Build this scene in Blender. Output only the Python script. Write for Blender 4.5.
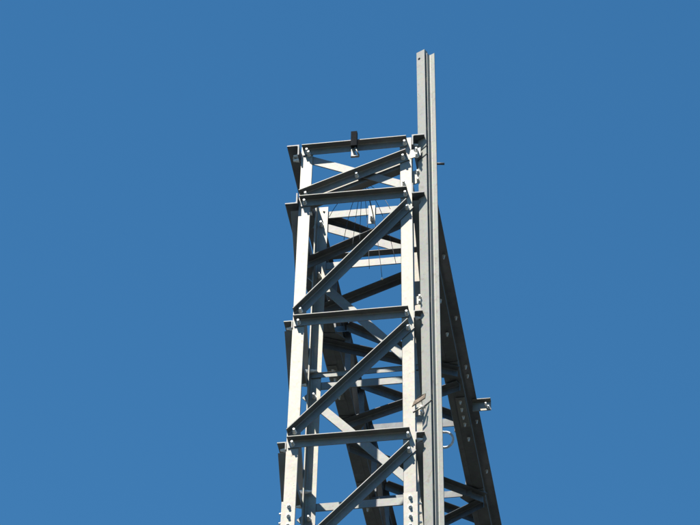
import bpy, bmesh, math, random
from mathutils import Vector, Matrix

for o in list(bpy.data.objects):
    bpy.data.objects.remove(o)
random.seed(7)
scene = bpy.context.scene
COL = scene.collection
V = Vector
H0 = 21.2                       # height of the column top above the ground

# ------------------------------------------------------------------ camera
cam_d = bpy.data.cameras.new('camera')
cam = bpy.data.objects.new('camera', cam_d)
COL.objects.link(cam)
e_, a_, roll_ = 0.6935, 0.1618, 0.019
FPX, DIST, OX, OY = 3246.6, 29.352, 0.0574, 1.0641
fwd = V((-math.sin(a_) * math.cos(e_), math.cos(a_) * math.cos(e_), math.sin(e_)))
rt0 = V((math.cos(a_), math.sin(a_), 0))
up0 = rt0.cross(fwd)
rt = rt0 * math.cos(roll_) + up0 * math.sin(roll_)
up = -rt0 * math.sin(roll_) + up0 * math.cos(roll_)
cpos = -(rt * OX + up * OY + fwd * DIST) + V((0, 0, H0))
cam.matrix_world = Matrix(((rt.x, up.x, -fwd.x, cpos.x), (rt.y, up.y, -fwd.y, cpos.y),
                           (rt.z, up.z, -fwd.z, cpos.z), (0, 0, 0, 1)))
cam_d.sensor_fit = 'HORIZONTAL'
cam_d.sensor_width = 36.0
cam_d.lens = 36.0 * FPX / 700.0
cam_d.clip_start = 0.5
cam_d.clip_end = 9000
scene.camera = cam
scene.render.resolution_x, scene.render.resolution_y = 1024, 768

# ------------------------------------------------------------------ sky, sun, exposure
SUN_EL = math.radians(60)
SUN_AZ = math.radians(180 + 29)       # clockwise from +Y: front and to the left of the column
sun_dir = V((math.sin(SUN_AZ) * math.cos(SUN_EL), math.cos(SUN_AZ) * math.cos(SUN_EL), math.sin(SUN_EL)))
world = bpy.data.worlds.new('World')
scene.world = world
world.use_nodes = True
nt = world.node_tree
bg = nt.nodes['Background']
sky = nt.nodes.new('ShaderNodeTexSky')
sky.sky_type = 'NISHITA'
sky.sun_disc = False
sky.sun_elevation = SUN_EL
sky.sun_rotation = SUN_AZ
sky.altitude = 0
sky.air_density = 1.0
sky.dust_density = 0.3
sky.ozone_density = 9.0
hsv = nt.nodes.new('ShaderNodeHueSaturation')          # deep clean blue of the whole sky
hsv.inputs['Hue'].default_value = 0.487
hsv.inputs['Saturation'].default_value = 1.14
nt.links.new(sky.outputs[0], hsv.inputs['Color'])
nt.links.new(hsv.outputs[0], bg.inputs[0])
bg.inputs[1].default_value = 0.0775
sd = bpy.data.lights.new('sun', 'SUN')
sd.energy = 5.0
sd.angle = math.radians(0.5)
sd.color = (1.0, 0.95, 0.86)
sun = bpy.data.objects.new('sun', sd)
COL.objects.link(sun)
sun.location = (-8, -14, 45)
sun.rotation_euler = sun_dir.to_track_quat('Z', 'Y').to_euler()
scene.view_settings.view_transform = 'Standard'
scene.view_settings.look = 'None'
scene.view_settings.gamma = 1
scene.view_settings.use_curve_mapping = False
scene.view_settings.exposure = 1.0
scene.render.engine = 'CYCLES'

# ------------------------------------------------------------------ materials
def steel(name, base, rough=0.5, metal=0.25, spots=0.12, stain=(0.20, 0.17, 0.13), scale=5.0):
    """galvanised steel: zinc mottling, grime streaks, per-piece tone, slight waviness"""
    m = bpy.data.materials.new(name)
    m.use_nodes = True
    n, l = m.node_tree.nodes, m.node_tree.links
    b = n['Principled BSDF']
    tc = n.new('ShaderNodeTexCoord')
    oi = n.new('ShaderNodeObjectInfo')
    n1 = n.new('ShaderNodeTexNoise'); n1.inputs['Scale'].default_value = scale; n1.inputs['Detail'].default_value = 8
    n1.inputs['Roughness'].default_value = 0.65
    l.new(tc.outputs['Object'], n1.inputs['Vector'])
    r1 = n.new('ShaderNodeValToRGB')
    r1.color_ramp.elements[0].position = 0.3; r1.color_ramp.elements[1].position = 0.72
    lo = [c * (1 - spots) for c in base]; hi = [min(1, c * (1 + spots)) for c in base]
    r1.color_ramp.elements[0].color = (*lo, 1); r1.color_ramp.elements[1].color = (*hi, 1)
    l.new(n1.outputs['Fac'], r1.inputs['Fac'])
    # fine spangle
    vo = n.new('ShaderNodeTexVoronoi'); vo.inputs['Scale'].default_value = 55
    l.new(tc.outputs['Object'], vo.inputs['Vector'])
    mx0 = n.new('ShaderNodeMix'); mx0.data_type = 'RGBA'; mx0.blend_type = 'MULTIPLY'
    mx0.inputs['Factor'].default_value = 0.12
    l.new(r1.outputs['Color'], mx0.inputs[6]); l.new(vo.outputs['Color'], mx0.inputs[7])
    # scattered grime blotches
    n2 = n.new('ShaderNodeTexNoise'); n2.inputs['Scale'].default_value = 17; n2.inputs['Detail'].default_value = 4
    l.new(tc.outputs['Object'], n2.inputs['Vector'])
    r2 = n.new('ShaderNodeValToRGB')
    r2.color_ramp.elements[0].position = 0.60; r2.color_ramp.elements[1].position = 0.76
    l.new(n2.outputs['Fac'], r2.inputs['Fac'])
    mx1 = n.new('ShaderNodeMix'); mx1.data_type = 'RGBA'
    mm = n.new('ShaderNodeMath'); mm.operation = 'MULTIPLY'; mm.inputs[1].default_value = 0.6
    l.new(r2.outputs['Color'], mm.inputs[0]); l.new(mm.outputs[0], mx1.inputs['Factor'])
    l.new(mx0.outputs[2], mx1.inputs[6]); mx1.inputs[7].default_value = (*stain, 1)
    n3 = n.new('ShaderNodeTexNoise'); n3.inputs['Scale'].default_value = 70; n3.inputs['Detail'].default_value = 3
    l.new(tc.outputs['Object'], n3.inputs['Vector'])
    r3 = n.new('ShaderNodeValToRGB'); r3.color_ramp.elements[0].position = 0.66; r3.color_ramp.elements[1].position = 0.72
    l.new(n3.outputs['Fac'], r3.inputs['Fac'])
    m3 = n.new('ShaderNodeMath'); m3.operation = 'MULTIPLY'; m3.inputs[1].default_value = 0.6
    l.new(r3.outputs['Color'], m3.inputs[0])
    mx2 = n.new('ShaderNodeMix'); mx2.data_type = 'RGBA'
    l.new(m3.outputs[0], mx2.inputs['Factor']); l.new(mx1.outputs[2], mx2.inputs[6]); mx2.inputs[7].default_value = (*[c * .5 for c in stain], 1)
    # tone per piece
    hs = n.new('ShaderNodeHueSaturation')
    mr = n.new('ShaderNodeMapRange'); mr.inputs[3].default_value = 0.86; mr.inputs[4].default_value = 1.1
    l.new(oi.outputs['Random'], mr.inputs[0]); l.new(mr.outputs[0], hs.inputs['Value'])
    l.new(mx2.outputs[2], hs.inputs['Color']); l.new(hs.outputs[0], b.inputs['Base Color'])
    b.inputs['Metallic'].default_value = metal
    mr2 = n.new('ShaderNodeMapRange'); mr2.inputs[3].default_value = rough - 0.1; mr2.inputs[4].default_value = rough + 0.15
    l.new(n1.outputs['Fac'], mr2.inputs[0]); l.new(mr2.outputs[0], b.inputs['Roughness'])
    bp = n.new('ShaderNodeBump'); bp.inputs['Strength'].default_value = 0.12; bp.inputs['Distance'].default_value = 0.004
    l.new(n2.outputs['Fac'], bp.inputs['Height']); l.new(bp.outputs[0], b.inputs['Normal'])
    return m

def plain(name, col, rough=0.6, metal=0.0, var=0.25, scale=30):
    m = bpy.data.materials.new(name)
    m.use_nodes = True
    n, l = m.node_tree.nodes, m.node_tree.links
    b = n['Principled BSDF']
    tc = n.new('ShaderNodeTexCoord')
    n1 = n.new('ShaderNodeTexNoise'); n1.inputs['Scale'].default_value = scale; n1.inputs['Detail'].default_value = 5
    l.new(tc.outputs['Object'], n1.inputs['Vector'])
    r1 = n.new('ShaderNodeValToRGB')
    r1.color_ramp.elements[0].position = 0.3; r1.color_ramp.elements[1].position = 0.7
    r1.color_ramp.elements[0].color = (*[c * (1 - var) for c in col], 1)
    r1.color_ramp.elements[1].color = (*[min(1, c * (1 + var)) for c in col], 1)
    l.new(n1.outputs['Fac'], r1.inputs['Fac']); l.new(r1.outputs[0], b.inputs['Base Color'])
    b.inputs['Roughness'].default_value = rough; b.inputs['Metallic'].default_value = metal
    return m

M_LEG = steel('galvanised_leg', (0.272, 0.257, 0.222), rough=0.48, metal=0.5, spots=0.14)
M_BRACE = steel('galvanised_brace', (0.208, 0.206, 0.192), rough=0.48, metal=0.5, spots=0.16)
M_CHORD = steel('galvanised_chord_shaded', (0.135, 0.139, 0.142), rough=0.45, metal=0.4, spots=0.3, stain=(0.09, 0.09, 0.088))  # same galvanised steel, base colour darkened to carry the shade under the beam
M_POST = steel('dull_zinc_post', (0.33, 0.325, 0.29), rough=0.55, metal=0.2, spots=0.06)
M_BOLT = plain('bright_bolt', (0.72, 0.71, 0.67), 0.4, 0.2, 0.2)
M_WIRE = plain('dark_wire', (0.05, 0.055, 0.06), 0.5, 0.4)
M_STRAP = plain('weathered_black_band', (0.06, 0.06, 0.06), 0.6)
M_TAPE = plain('tan_wrap', (0.26, 0.19, 0.135), 0.85)
M_CABLE = plain('pale_cable_sheath', (0.62, 0.62, 0.60), 0.5)
M_CONC = plain('concrete', (0.30, 0.29, 0.27), 0.9, 0, 0.2, 6)
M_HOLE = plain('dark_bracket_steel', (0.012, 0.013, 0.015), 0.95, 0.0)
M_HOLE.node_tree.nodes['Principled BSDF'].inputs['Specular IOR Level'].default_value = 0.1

def ground_mat():
    m = bpy.data.materials.new('grass_and_gravel')
    m.use_nodes = True
    n, l = m.node_tree.nodes, m.node_tree.links
    b = n['Principled BSDF']
    tc = n.new('ShaderNodeTexCoord')
    n1 = n.new('ShaderNodeTexNoise'); n1.inputs['Scale'].default_value = 0.15; n1.inputs['Detail'].default_value = 10
    n2 = n.new('ShaderNodeTexNoise'); n2.inputs['Scale'].default_value = 9; n2.inputs['Detail'].default_value = 6
    for q in (n1, n2): l.new(tc.outputs['Object'], q.inputs['Vector'])
    r1 = n.new('ShaderNodeValToRGB'); r1.color_ramp.elements[0].position = 0.42; r1.color_ramp.elements[1].position = 0.6
    r1.color_ramp.elements[0].color = (0.018, 0.024, 0.019, 1); r1.color_ramp.elements[1].color = (0.027, 0.028, 0.027, 1)
    l.new(n1.outputs['Fac'], r1.inputs['Fac'])
    mx = n.new('ShaderNodeMix'); mx.data_type = 'RGBA'; mx.blend_type = 'OVERLAY'; mx.inputs['Factor'].default_value = 0.5
    l.new(r1.outputs[0], mx.inputs[6]); l.new(n2.outputs['Color'], mx.inputs[7]); l.new(mx.outputs[2], b.inputs['Base Color'])
    b.inputs['Roughness'].default_value = 0.95
    bp = n.new('ShaderNodeBump'); bp.inputs['Distance'].default_value = 0.05
    l.new(n2.outputs['Fac'], bp.inputs['Height']); l.new(bp.outputs[0], b.inputs['Normal'])
    return m

# ------------------------------------------------------------------ helpers
def link(name, me, mat, parent=None, loc=(0, 0, 0)):
    o = bpy.data.objects.new(name, me)
    COL.objects.link(o)
    if mat and not me.materials: me.materials.append(mat)
    if parent is not None:
        o.parent = parent
        o.location = V(loc) - wloc(parent)
    else:
        o.location = loc
    return o

WL = {}
def wloc(o):
    p = V(o.location)
    while o.parent: o = o.parent; p += V(o.location)
    return p

def thing(name, label, cat, loc, group=None):
    o = bpy.data.objects.new(name, None)
    COL.objects.link(o)
    o.empty_display_size = 0.2
    o.location = loc
    o['label'] = label; o['category'] = cat; o['kind'] = 'thing'
    if group: o['group'] = group
    return o

def angle(name, A, B, u, v, wu, wv, t, mat, parent, bow=0.0):
    """steel angle: heel on A-B, one flange along u, the other along v"""
    A, B = V(A), V(B)
    ax = (B - A).normalized()
    u = V(u); u = (u - ax * u.dot(ax)).normalized()
    vv = ax.cross(u)
    if vv.dot(V(v)) < 0: vv = -vv
    c = (A + B) / 2
    f = t * 0.9                                       # small root fillet
    prof = [(0, 0), (wu - t * .3, 0), (wu, t * .3), (wu, t), (t + f, t), (t + f * .3, t + f * .3),
            (t, t + f), (t, wv), (t * .3, wv), (0, wv - t * .3)]
    n = len(prof)
    vs = [P - c + u * x + vv * y for P in (A, B) for x, y in prof]
    fs = [(i, (i + 1) % n, n + (i + 1) % n, n + i) for i in range(n)]
    fs += [(0, 1, 2, 3, 4, 5), (0, 5, 6, 7, 8, 9), (n + 5, n + 4, n + 3, n + 2, n + 1, n), (n + 9, n + 8, n + 7, n + 6, n + 5, n)]
    me = bpy.data.meshes.new(name)
    me.from_pydata([tuple(x) for x in vs], [], fs)
    bm = bmesh.new(); bm.from_mesh(me); bmesh.ops.recalc_face_normals(bm, faces=bm.faces); bm.to_mesh(me); bm.free()
    return link(name, me, mat, parent, c)

def plate(name, pts, nrm, t, mat, parent):
    """flat plate: polygon pts (world), extruded along nrm by t"""
    pts = [V(p) for p in pts]; nrm = V(nrm).normalized()
    c = sum(pts, V()) / len(pts)
    n = len(pts)
    vs = [p - c for p in pts] + [p - c + nrm * t for p in pts]
    fs = [tuple(range(n))[::-1], tuple(range(n, 2 * n))] + [(i, (i + 1) % n, n + (i + 1) % n, n + i) for i in range(n)]
    me = bpy.data.meshes.new(name)
    me.from_pydata([tuple(x) for x in vs], [], fs)
    bm = bmesh.new(); bm.from_mesh(me); bmesh.ops.recalc_face_normals(bm, faces=bm.faces)
    bmesh.ops.bevel(bm, geom=[e for e in bm.edges], offset=min(0.002, t * .25), segments=1, affect='EDGES')
    bm.to_mesh(me); bm.free()
    return link(name, me, mat, parent, c)

def tube(name, pts, r, mat, parent, seg=8, closed=False):
    pts = [V(p) for p in pts]
    c = sum(pts, V()) / len(pts)
    bm = bmesh.new(); rings = []
    n = len(pts); prev = None
    for i, p in enumerate(pts):
        d = ((pts[(i + 1) % n] if closed or i < n - 1 else p) - (pts[i - 1] if closed or i > 0 else p)).normalized()
        if prev is None: s = d.orthogonal().normalized()
        else: s = (prev - d * prev.dot(d)).normalized()
        prev = s; w = d.cross(s)
        rings.append([bm.verts.new(p - c + (s * math.cos(k * 2 * math.pi / seg) + w * math.sin(k * 2 * math.pi / seg)) * r) for k in range(seg)])
    for i in range(n if closed else n - 1):
        a, b = rings[i], rings[(i + 1) % n]
        for k in range(seg): bm.faces.new((a[k], a[(k + 1) % seg], b[(k + 1) % seg], b[k]))
    if not closed:
        bm.faces.new(rings[0][::-1]); bm.faces.new(rings[-1])
    for f in bm.faces: f.smooth = len(f.verts) == 4
    bmesh.ops.recalc_face_normals(bm, faces=bm.faces)
    me = bpy.data.meshes.new(name); bm.to_mesh(me); bm.free()
    return link(name, me, mat, parent, c)

def bolt_mesh():
    """washer, hexagonal nut and threaded end, along +Z"""
    bm = bmesh.new()
    def cyl(r0, r1, z0, z1, seg):
        a = [bm.verts.new((r0 * math.cos(k * 2 * math.pi / seg), r0 * math.sin(k * 2 * math.pi / seg), z0)) for k in range(seg)]
        b = [bm.verts.new((r1 * math.cos(k * 2 * math.pi / seg), r1 * math.sin(k * 2 * math.pi / seg), z1)) for k in range(seg)]
        for k in range(seg): bm.faces.new((a[k], a[(k + 1) % seg], b[(k + 1) % seg], b[k]))
        bm.faces.new(b)
    cyl(.020, .020, -.002, .004, 12)
    cyl(.0175, .0165, .004, .026, 6)
    cyl(.0125, .0110, .026, .053, 8)
    bmesh.ops.recalc_face_normals(bm, faces=bm.faces)
    me = bpy.data.meshes.new('bolt'); bm.to_mesh(me); bm.free()
    me.materials.append(M_BOLT)
    return me
BOLT = bolt_mesh()
def bolt(p, d, parent, s=1.0, zs=1.0):
    o = bpy.data.objects.new('bolt', BOLT)
    COL.objects.link(o)
    o.parent = parent
    o.location = V(p) - wloc(parent)
    q = V(d).normalized().to_track_quat('Z', 'Y') @ Matrix.Rotation(random.uniform(0, 1), 4, 'Z').to_quaternion()
    o.rotation_mode = 'QUATERNION'; o.rotation_quaternion = q
    o.scale = (s, s, s * zs * random.uniform(.9, 1.08))
    return o

# ------------------------------------------------------------------ ground
me = bpy.data.meshes.new('ground')
S = 4000
me.from_pydata([(-S, -S, 0), (S, -S, 0), (S, S, 0), (-S, S, 0)], [], [(0, 1, 2, 3)])
g = link('ground', me, ground_mat()); g['kind'] = 'structure'

# ------------------------------------------------------------------ lattice columns
DEP, TX, TY = 0.8837, 0.0140, 0.0060
LEVELS = [0.0, -0.611, -1.983, -3.295]
while LEVELS[-1] - 1.36 > -20.4: LEVELS.append(LEVELS[-1] - 1.345)
BASE = -H0 + 0.25
def corner(sx, back, z, y0=0.0):
    return V((sx * (0.5 - TX * z), y0 + DEP / 2 + (1 if back else -1) * (DEP / 2 - TY * z), z + H0))
def lerp(a, b, t): return V(a) + (V(b) - V(a)) * t

def build_column(y0, label, detail):
    root = thing('lattice_column', label, 'steel column', (0, y0 + DEP / 2, 0), 'columns of the steel gantry')
    LW, LT = 0.105, 0.012
    # legs
    for back in (0, 1):
        for sx in (-1, 1):
            zt = 0.0 + (0.03 if not back else 0.05)
            leg = angle('leg', corner(sx, back, zt, y0), corner(sx, back, BASE, y0), (-sx, 0, 0), (0, -1 if back else 1, 0), LW, LW, LT, M_LEG, root)
            if detail:
                # splice cover below the third panel
                z1, z2 = -3.93, -4.62
                so = 0.0125
                oy = so if back else -so
                off = V((sx * so, oy, 0))
                sp = angle('splice_cover', corner(sx, back, z1, y0) + off, corner(sx, back, z2, y0) + off,
                           (-sx, 0, 0), (0, -1 if back else 1, 0), LW + .015, LW + .012, 0.012, M_LEG, leg)
                for k in range(7):
                    zz = z1 - 0.05 - 0.095 * k
                    p = corner(sx, back, zz, y0) + off
                    bolt(p + V((-sx * 0.062, 0, 0)), (0, 1 if back else -1, 0), leg, .95, .55)
                    bolt(p + V((0, (-1 if back else 1) * 0.06, -0.03)), (sx, 0, 0), leg, .75, .7)
    UP = V((0, 0, 1))
    g_ = 0.0012
    # front and back faces
    for back in (0, 1):
        out = V((0, 1 if back else -1, 0))
        for i, z in enumerate(LEVELS):
            near = detail and i < 5
            A = corner(-1, back, z, y0) + out * g_; B = corner(1, back, z, y0) + out * g_
            h = angle('horizontal_brace', lerp(A, B, .012 if not back else .0), lerp(A, B, .962 if not back else 1.0), -UP, out, .080, .073, .009, M_BRACE, root)
            if near:
                for P, s in ((A, 1), (B, -1)):
                    bolt(P + V((s * .055, 0, -.050)) + out * .009, out, h)
            if i + 1 < len(LEVELS):
                zl = LEVELS[i + 1]
                if not back:
                    if i == 0: P0 = corner(-1, 0, zl + .062, y0); P1 = corner(1, 0, z - .150, y0)
                    else: P0 = corner(-1, 0, zl + .068, y0); P1 = corner(1, 0, z - .096, y0)
                    P0 = P0 + out * g_; P1 = P1 + out * g_
                    P1 = lerp(P0, P1, .955); P0 = lerp(P0, P1, .005)
                    dn = V((1, 0, -1))
                    d = angle('diagonal_brace', P0, P1, dn, out, .080, .078, .009, M_BRACE, root)
                    if near:
                        ax = (P1 - P0).normalized(); uu = V((ax.z, 0, -ax.x))
                        bolt(P0 + ax * .045 + uu * .045 + out * .009, out, d)
                        bolt(P1 - ax * .045 + uu * .045 + out * .009, out, d)
                        if i == 0: bolt(lerp(P0, P1, .52) + uu * .045 + out * .009, out, d)
                        else: bolt(P1 - ax * .105 + uu * .045 + out * .009, out, d, .9) if False else None
                else:
                    P0 = corner(-1, 1, z - .10, y0) + out * g_; P1 = corner(1, 1, zl + .04, y0) + out * g_
                    d = angle('diagonal_brace', P0, P1, V((-1, 0, -1)), out, .085, .075, .009, M_BRACE, root)
                    if near:
                        bolt(P0 + V((.05, 0, -.07)) - out * (.0135 + .001), -out, d)
                        bolt(P1 + V((-.05, 0, -.02)) - out * (.0135 + .001), -out, d)
    # top panel: crossing brace fixed to the inner side of the front legs
    if detail:
        inn = V((0, 1, 0))
        P0 = corner(-1, 0, -.045, y0) + V((.02, .0135, 0)); P1 = corner(1, 0, -.500, y0) + V((-.02, .0135, 0))
        d = angle('diagonal_brace', P0, P1, (-1, 0, -1), inn, .085, .07, .009, M_BRACE, root)
        bolt(P0 + V((.05, -.0135, -.03)), -inn, d); bolt(P1 + V((-.05, -.0135, -.03)), -inn, d)
        P0 = corner(-1, 0, -.66, y0) + V((.03, .030, 0)); P1 = corner(1, 0, -.27, y0) + V((-.03, .030, 0))
        angle('diagonal_brace', P0, P1, (0, 0, 1), inn, .075, .085, .009, M_BRACE, root)
    # inner rails of the rear face
    if detail:
        for i, dz in ((2, .098),):
            A = corner(-1, 1, LEVELS[i] + dz, y0) + V((.015, -.0135, 0)); B = corner(1, 1, LEVELS[i] + dz, y0) + V((-.015, -.0135, 0))
            if i == 2: angle('inner_rail', A, B, (0, 0, -1), (0, -1, 0), .06, .0095, .009, M_BRACE, root)
            else: angle('inner_rail', A, B, (0, 0, 1), (0, -1, 0), .05, .085, .009, M_BRACE, root)
    # side faces
    for sx in (-1, 1):
        out = V((sx, 0, 0))
        for i, z in enumerate(LEVELS):
            near = detail and i < 5
            F = corner(sx, 0, z, y0) + out * g_; Bk = corner(sx, 1, z, y0) + out * g_
            if i >= 2:                               # the beam's chords take the place of the two top ones
                h = angle('horizontal_brace', lerp(F, Bk, -.01) + V((0, 0, -.012)), lerp(F, Bk, 1.0) + V((0, 0, -.012)), -UP, out, .080, .078, .009, M_BRACE, root)
                if near:
                    for P, s in ((F, 1), (Bk, -1)):
                        bolt(P + V((0, s * .05, -.055)) + out * .009, out, h)
            if i + 1 < len(LEVELS) and i >= 1:
                zl = LEVELS[i + 1]
                P0 = corner(sx, 0, z - .12, y0) + out * g_; P1 = corner(sx, 1, zl + .07, y0) + out * g_
                d = angle('diagonal_brace', P0, P1, V((0, 1, 1)), out, .070, .068, .008, M_BRACE, root)
                if near:
                    bolt(P0 + V((0, .05, .0)) + out * .009, out, d); bolt(P1 + V((0, -.05, .03)) + out * .009, out, d)
                    bolt(P1 + V((0, -.045, .03)) - out * .0135, -out, d)
    # concrete footing block under every leg
    for back in (0, 1):
        for sx in (-1, 1):
            c = corner(sx, back, BASE, y0); c.z = 0
            bm = bmesh.new(); bmesh.ops.create_cube(bm, size=1)
            for v in bm.verts:
                top = v.co.z > 0; s = .34 if top else .44
                v.co = V((v.co.x * 2 * s * .5, v.co.y * 2 * s * .5, .26 if top else -.1))
            bmesh.ops.bevel(bm, geom=bm.edges[:], offset=.02, segments=2, affect='EDGES')
            me = bpy.data.meshes.new('footing'); bm.to_mesh(me); bm.free()
            link('footing', me, M_CONC, root, c)
    return root

column = build_column(0.0, 'pale galvanised lattice column with the tall flat post bolted to its corner', True)
# ------------------------------------------------------------------ gantry beam
NP, PITCH = 12, 0.88
column2 = build_column(NP * PITCH, 'lattice column under the far end of the gantry beam', False)
ZB, ZT = -0.689 + H0, 0.0 + H0
BX = 0.514
YE = NP * PITCH + DEP + .05
beam = thing('gantry_beam', 'dark undersided lattice beam running back from the column top', 'steel beam', (0, -.05, ZB))
chords = {}
for sx in (-1, 1):
    out = V((sx, 0, 0))
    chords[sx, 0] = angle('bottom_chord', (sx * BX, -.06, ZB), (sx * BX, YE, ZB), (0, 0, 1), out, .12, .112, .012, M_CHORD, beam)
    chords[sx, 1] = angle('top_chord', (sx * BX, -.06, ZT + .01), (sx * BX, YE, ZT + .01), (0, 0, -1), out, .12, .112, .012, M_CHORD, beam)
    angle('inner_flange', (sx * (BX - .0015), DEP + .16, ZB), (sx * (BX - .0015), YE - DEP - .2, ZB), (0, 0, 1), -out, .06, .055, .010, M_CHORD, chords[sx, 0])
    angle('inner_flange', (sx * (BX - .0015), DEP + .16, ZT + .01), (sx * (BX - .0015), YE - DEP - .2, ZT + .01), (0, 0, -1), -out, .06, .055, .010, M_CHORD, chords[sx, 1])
    # bolts of the chords to the column legs and along the flanges
    for k, (y, z) in enumerate([(.03, -.045), (.08, -.045), (.03, -.10), (DEP - .05, -.05), (DEP - .10, -.09)]):
        bolt((sx * (BX + .013), y, ZT + z), out, chords[sx, 1])
    for y, z in [(.03, .05), (.08, .09), (.08, .05), (DEP - .05, .05), (DEP - .10, .09)]:
        bolt((sx * (BX + .013), y, ZB + z), out, chords[sx, 0])
    for y in (.12, .55, 1.45, 1.95, 3.60, 5.9):
        bolt((sx * (BX + .062), y, ZB - .01), (0, 0, -1), chords[sx, 0], .75)
    for y in (.10, .9, 1.65, 2.58, 3.35, 3.5, 4.25, 5.1):
        bolt((sx * (BX + .070), y, ZT - .002), (0, 0, -1), chords[sx, 1], .75)
    # side lattice, on the inner side of the chords' upright flanges
    xi = sx * (BX - .013)
    for k in range(NP + 1):
        y = k * PITCH + (DEP if k == 0 else .0) + (.0 if k else .02)
        if k == 1: continue
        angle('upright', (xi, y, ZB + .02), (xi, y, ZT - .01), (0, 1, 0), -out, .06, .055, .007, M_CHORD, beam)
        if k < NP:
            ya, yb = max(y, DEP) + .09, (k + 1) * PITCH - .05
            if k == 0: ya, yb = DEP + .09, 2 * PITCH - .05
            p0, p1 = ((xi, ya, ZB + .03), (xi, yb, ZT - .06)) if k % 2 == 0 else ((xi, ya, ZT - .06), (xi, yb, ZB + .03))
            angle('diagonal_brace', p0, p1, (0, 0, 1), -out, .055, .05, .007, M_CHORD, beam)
def plan(yl, yr, z, near=False, w=.075, h=.078, ex=.585, name='plan_brace', up=False):
    """plan bracing under the chord flanges: flat flange up, second flange hanging at the far or near edge"""
    A = V((-ex, yl, z)); B = V((ex, yr, z))
    u = V((0, 1, 0)) if near else V((0, -1, 0))
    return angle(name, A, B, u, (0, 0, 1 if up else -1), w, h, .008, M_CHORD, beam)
zb_ = ZB - .0115
zt_ = ZT - .0035
BOT = [(.78, .20), (1.47, .93), (1.92, 2.52), (3.22, 2.74), (3.57, 4.58), (5.45, 4.66), (5.5, 6.3), (7.2, 6.4), (7.3, 8.1), (9.0, 8.2)]
for i, (yl, yr) in enumerate(BOT):
    plan(yl, yr, zb_ - .0012 * (i % 3), ex=.60)
done = []
for i, (yl, yr) in enumerate(BOT):
    for sx, y in ((-1, yl), (1, yr)):
        if 1.2 < y < 6 and not any(q[0] == sx and abs(q[1] - y) < .32 for q in done):
            done.append((sx, y))
            plate('gusset', [(sx * .62, y - .13, ZB - .0095), (sx * .62, y + .13, ZB - .0095), (sx * .44, y + .10, ZB - .0095), (sx * .37, y + .0, ZB - .0095), (sx * .44, y - .10, ZB - .0095)], (0, 0, 1), .008, M_CHORD, beam)
for sx, ya, yb in ((1, 2.95, 3.42), (-1, 2.30, 2.84), (1, 5.1, 5.6), (-1, 4.2, 4.7)):
    pl = plate('splice_plate', [(sx * .525, ya, ZB - .0095), (sx * .615, ya, ZB - .0095), (sx * .615, yb, ZB - .0095), (sx * .525, yb, ZB - .0095)], (0, 0, 1), .008, M_BRACE, beam)
    for t in (.12, .37, .63, .88): bolt((sx * .568, ya + (yb - ya) * t, ZB - .0095), (0, 0, -1), pl, .75)
TOP = [(.92, 1.66), (2.56, 3.37), (3.48, 4.22), (5.2, 6.0), (6.1, 6.9), (7.8, 7.0), (7.9, 8.7)]
for i, (yl, yr) in enumerate(TOP):
    plan(yl, yr, zt_ - .0012 * (i % 3), ex=.48)
for y in (4.44, 7.2):
    plan(y, y, zb_ - .005, near=True, name='strut', ex=.50)
for y in (4.17, 6.9):
    plan(y, y, zt_ - .005, near=True, name='strut', ex=.48, h=.10)
plan(.74, .74, zb_ - .004, name='strut', ex=.50, up=True, h=.05)
# small outstanding bracket on the right top chord
BZ = ZT - .016
br = plate('side_bracket', [(.58, 3.93, BZ - .11), (.765, 3.93, BZ - .11), (.765, 3.93, BZ), (.58, 3.93, BZ)], (0, 1, 0), .010, M_LEG, beam)
plate('bracket_flange', [(.58, 3.885, BZ), (.765, 3.885, BZ), (.765, 3.94, BZ), (.58, 3.94, BZ)], (0, 0, 1), .010, M_LEG, br)
bolt((.715, 3.93, BZ - .045), (0, -1, 0), br, .8); bolt((.742, 3.93, BZ - .085), (0, -1, 0), br, .8)

# ------------------------------------------------------------------ tall post beside the right front leg
rh = V((math.cos(a_), math.sin(a_), 0)); fh = V((-math.sin(a_), math.cos(a_), 0))
pa = (-rh * .80 + fh * .60).normalized(); pb = (rh * .60 + fh * .80).normalized()
def postline(z): return V((.650 - .0136 * z, -.02, z + H0))
post = thing('lightning_post', 'tall grey double angle post rising above the column top', 'steel post', postline(-8.5))
c0 = rh * -.012
pA = angle('post_angle', postline(1.09) + c0, postline(-8.5) + c0, pa, pb, .092, .052, .009, M_POST, post)
c1 = c0 + pb * .052 + rh * .015
pB = angle('post_angle', postline(1.04) + c1, postline(-8.5) + c1, -pa, -pb, .062, .050, .009, M_POST, post)
nrm = (-rh * .60 - fh * .80)
tube('top_hole', [postline(1.0) + c0 + pa * .06 + nrm * -.004, postline(1.0) + c0 + pa * .06 + nrm * .0015], .013, M_HOLE, pA, 10)
# distance pieces in the slot between the two angles
for z in (.7, .1, -.9, -1.9, -2.9, -3.9, -4.9, -6, -7):
    a = postline(z) + c0 + pb * .026 + pa * -.0045 * 0
    plate('packing_plate', [a + rh * .004 + fh * 0, a + rh * .022, a + rh * .022 + V((0, 0, .06)), a + rh * .004 + V((0, 0, .06))], fh, .02, M_POST, post)
# steel bands round post, black
def band(z, tilt):
    P = [c0 + pa * .095 - pb * .004, c0 - pa * .004 - pb * .004, c0 - pa * .004 + pb * .055, c0 + pa * .012 + pb * .055, c0 + pa * .095 + pb * .012]
    pts = []
    for i in range(len(P)):
        for t in (0, .5):
            q = P[i].lerp(P[(i + 1) % len(P)], t)
            pts.append(postline(z) + q + V((0, 0, tilt * q.dot(rh))))
    tube('band', pts, .0035, M_STRAP, post, 6, True)
band(-.10, .5); band(-.20, .5); band(-2.98, .6)
tube('stud', [postline(-.31) + c1 - pa * .05, postline(-.31) + c1 - pa * .05 + rh * .075], .011, M_STRAP, post, 8)
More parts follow.
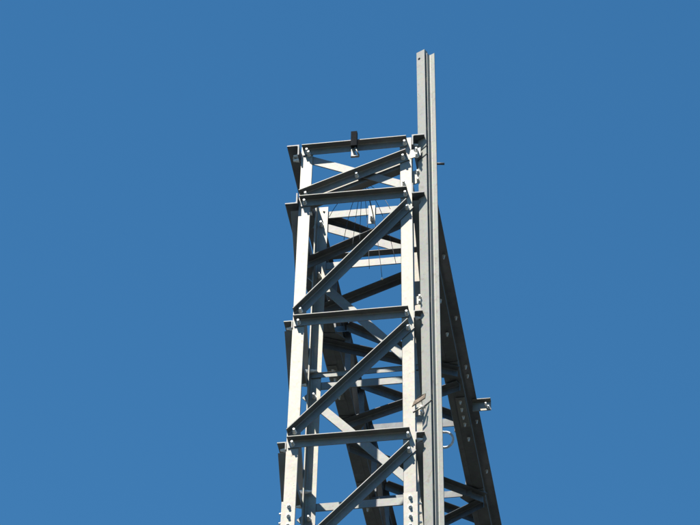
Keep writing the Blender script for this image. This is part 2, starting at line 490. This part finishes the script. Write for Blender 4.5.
# plates tying the post to the right front leg
for z, hgt in ((-.20, .10), (-.42, .16), (-1.85, .09), (-3.06, .09), (-4.3, .09), (-5.6, .09), (-7, .09), (-8.2, .09)):
    c = corner(1, 0, z)
    P = postline(z)
    y = c.y + (.045 if z != -.20 else -.026)
    x0 = c.x + (.002 if z != -.20 else -.010)
    pl = plate('tie_plate', [(x0, y, c.z - hgt / 2), (P.x - .062, y, P.z - hgt / 2 + .03), (P.x - .062, y, P.z + hgt / 2 + .03), (x0, y, c.z + hgt / 2)], (0, 1, 0), .010, M_LEG, post)
    if z > -4:
        for q in (-.3, .3): bolt(((c.x + P.x) / 2 - .022, y, c.z + q * hgt), (0, -1, 0), pl, .9)
# tan wrap round the tie by the third band
z = -3.0
P = postline(z); c = corner(1, 0, z)
plate('tan_wrap', [(c.x - .02, c.y - .040, c.z - .075), (c.x + .035, c.y - .045, c.z - .035), (P.x - .055, c.y - .03, c.z + .015), (P.x - .05, c.y - .03, c.z + .065), (c.x + .05, c.y - .045, c.z + .03), (c.x + .0, c.y - .045, c.z - .02)], (0, -.9, .3), .012, M_TAPE, post)
for q in (-.09,):
    tube('tie_wire', [(c.x - .012, c.y - .03, c.z + q - .03), (c.x + .06, c.y - .05, c.z + q), (P.x - .06, c.y - .02, c.z + q + .02)], .008, M_LEG, post, 6)

# ------------------------------------------------------------------ brackets with an eye on the top crossbars
def eye_bracket(y, back, label, x=0.0):
    out = -1
    root = thing('eye_bracket', label, 'bracket', (x, y, H0))
    if not back:
        b = plate('upright', [(x - .027, y - .122, H0 - .115), (x + .029, y - .122, H0 - .115), (x + .029, y - .122, H0 + .058), (x - .027, y - .122, H0 + .058)], (0, 1, 0), .042, M_HOLE, root)
        yy = y - .085
    else:
        b = plate('upright', [(x - .03, y - .012, H0 - .20), (x + .035, y - .012, H0 - .20), (x + .035, y - .012, H0 + .02), (x - .03, y - .012, H0 + .02)], (0, 1, 0), .010, M_LEG, root)
        yy = y - .02
        bolt((x + .005, y - .012, H0 - .15), (0, -1, 0), b)
    z0 = H0 - .115
    if not back:
        plate('lug', [(x - .03, yy + .01, z0 - .10), (x + .045, yy + .01, z0 - .10), (x + .02, yy + .01, z0 - .075), (x - .004, yy + .01, z0 - .0), (x - .03, yy + .01, z0)], (0, 1, 0), .012, M_LEG, root)
        tube('lug_rim', [(x + .045, yy - .012, z0 - .10), (x + .01, yy - .012, z0 - .005)], .008, M_LEG, root, 6)
        tube('lug_foot', [(x - .03, yy - .004, z0 - .104), (x + .05, yy - .004, z0 - .104)], .009, M_LEG, root, 6)
    return root
eye_bracket(-.002, False, 'small dark upright bracket standing on the front top crossbar', -.005)
eye_bracket(DEP, True, 'small pale plate bracket on the rear top crossbar', .012)

# ------------------------------------------------------------------ drooping wires inside the column head
fan = thing('wire_fan', 'spray of thin dark wires drooping inside the column head', 'wires', (.045, .125, H0 - .345))
HUB = V((.045, .125, H0 - .345))
tube('clamp', [HUB + V((0, -.06, -.045)), HUB + V((0, -.03, -.02)), HUB], .006, M_WIRE, fan, 6)
tube('hub', [HUB + V((0, -.03, 0)), HUB + V((0, .03, 0))], .012, M_WIRE, fan, 8)
for k, (x1, z1, x2, z2, dy) in enumerate([(-.12, -.10, -.29, -.42, -.05), (-.07, -.10, -.17, -.62, .05), (-.03, -.12, -.08, -.80, -.03),
                                      (-.01, -.12, -.03, -.70, .06), (.02, -.12, .07, -1.02, .0), (.05, -.10, .18, -1.12, .03),
                                      (.10, -.09, .26, -.40, -.06), (.06, -.10, .13, -.65, .08), (.13, -.08, .30, -.95, .04)]):
    P0, P1, P2 = HUB, HUB + V((x2 * .66, dy * .3, z2 * .30)), HUB + V((x2, dy, z2))
    pts = [P0 * (1 - t) ** 2 + P1 * 2 * t * (1 - t) + P2 * t * t for t in [i / 10 for i in range(11)]]
    w = tube('wire', pts, .0027, M_WIRE, fan, 5)
    if k == 5:
        bm = bmesh.new(); bmesh.ops.create_uvsphere(bm, u_segments=12, v_segments=8, radius=.012)
        for f in bm.faces: f.smooth = True
        me = bpy.data.meshes.new('end_bead'); bm.to_mesh(me); bm.free()
        link('end_bead', me, M_BOLT, w, pts[-1])

# ------------------------------------------------------------------ pale cable loop under the beam
pts = []
for i in range(15):
    t = i / 14
    ang = math.radians(100 - 250 * t)
    pts.append(V((.36 + .075 * math.cos(ang), 3.50 + .03 * t, ZB - .075 + .085 * math.sin(ang))))
pts = [V((.25, 3.48, ZB + .03))] + pts
cl = tube('cable_loop', pts, .0125, M_CABLE, None, 8)
cl['label'] = 'pale curled cable end under the beam behind the grey post'; cl['category'] = 'cable'
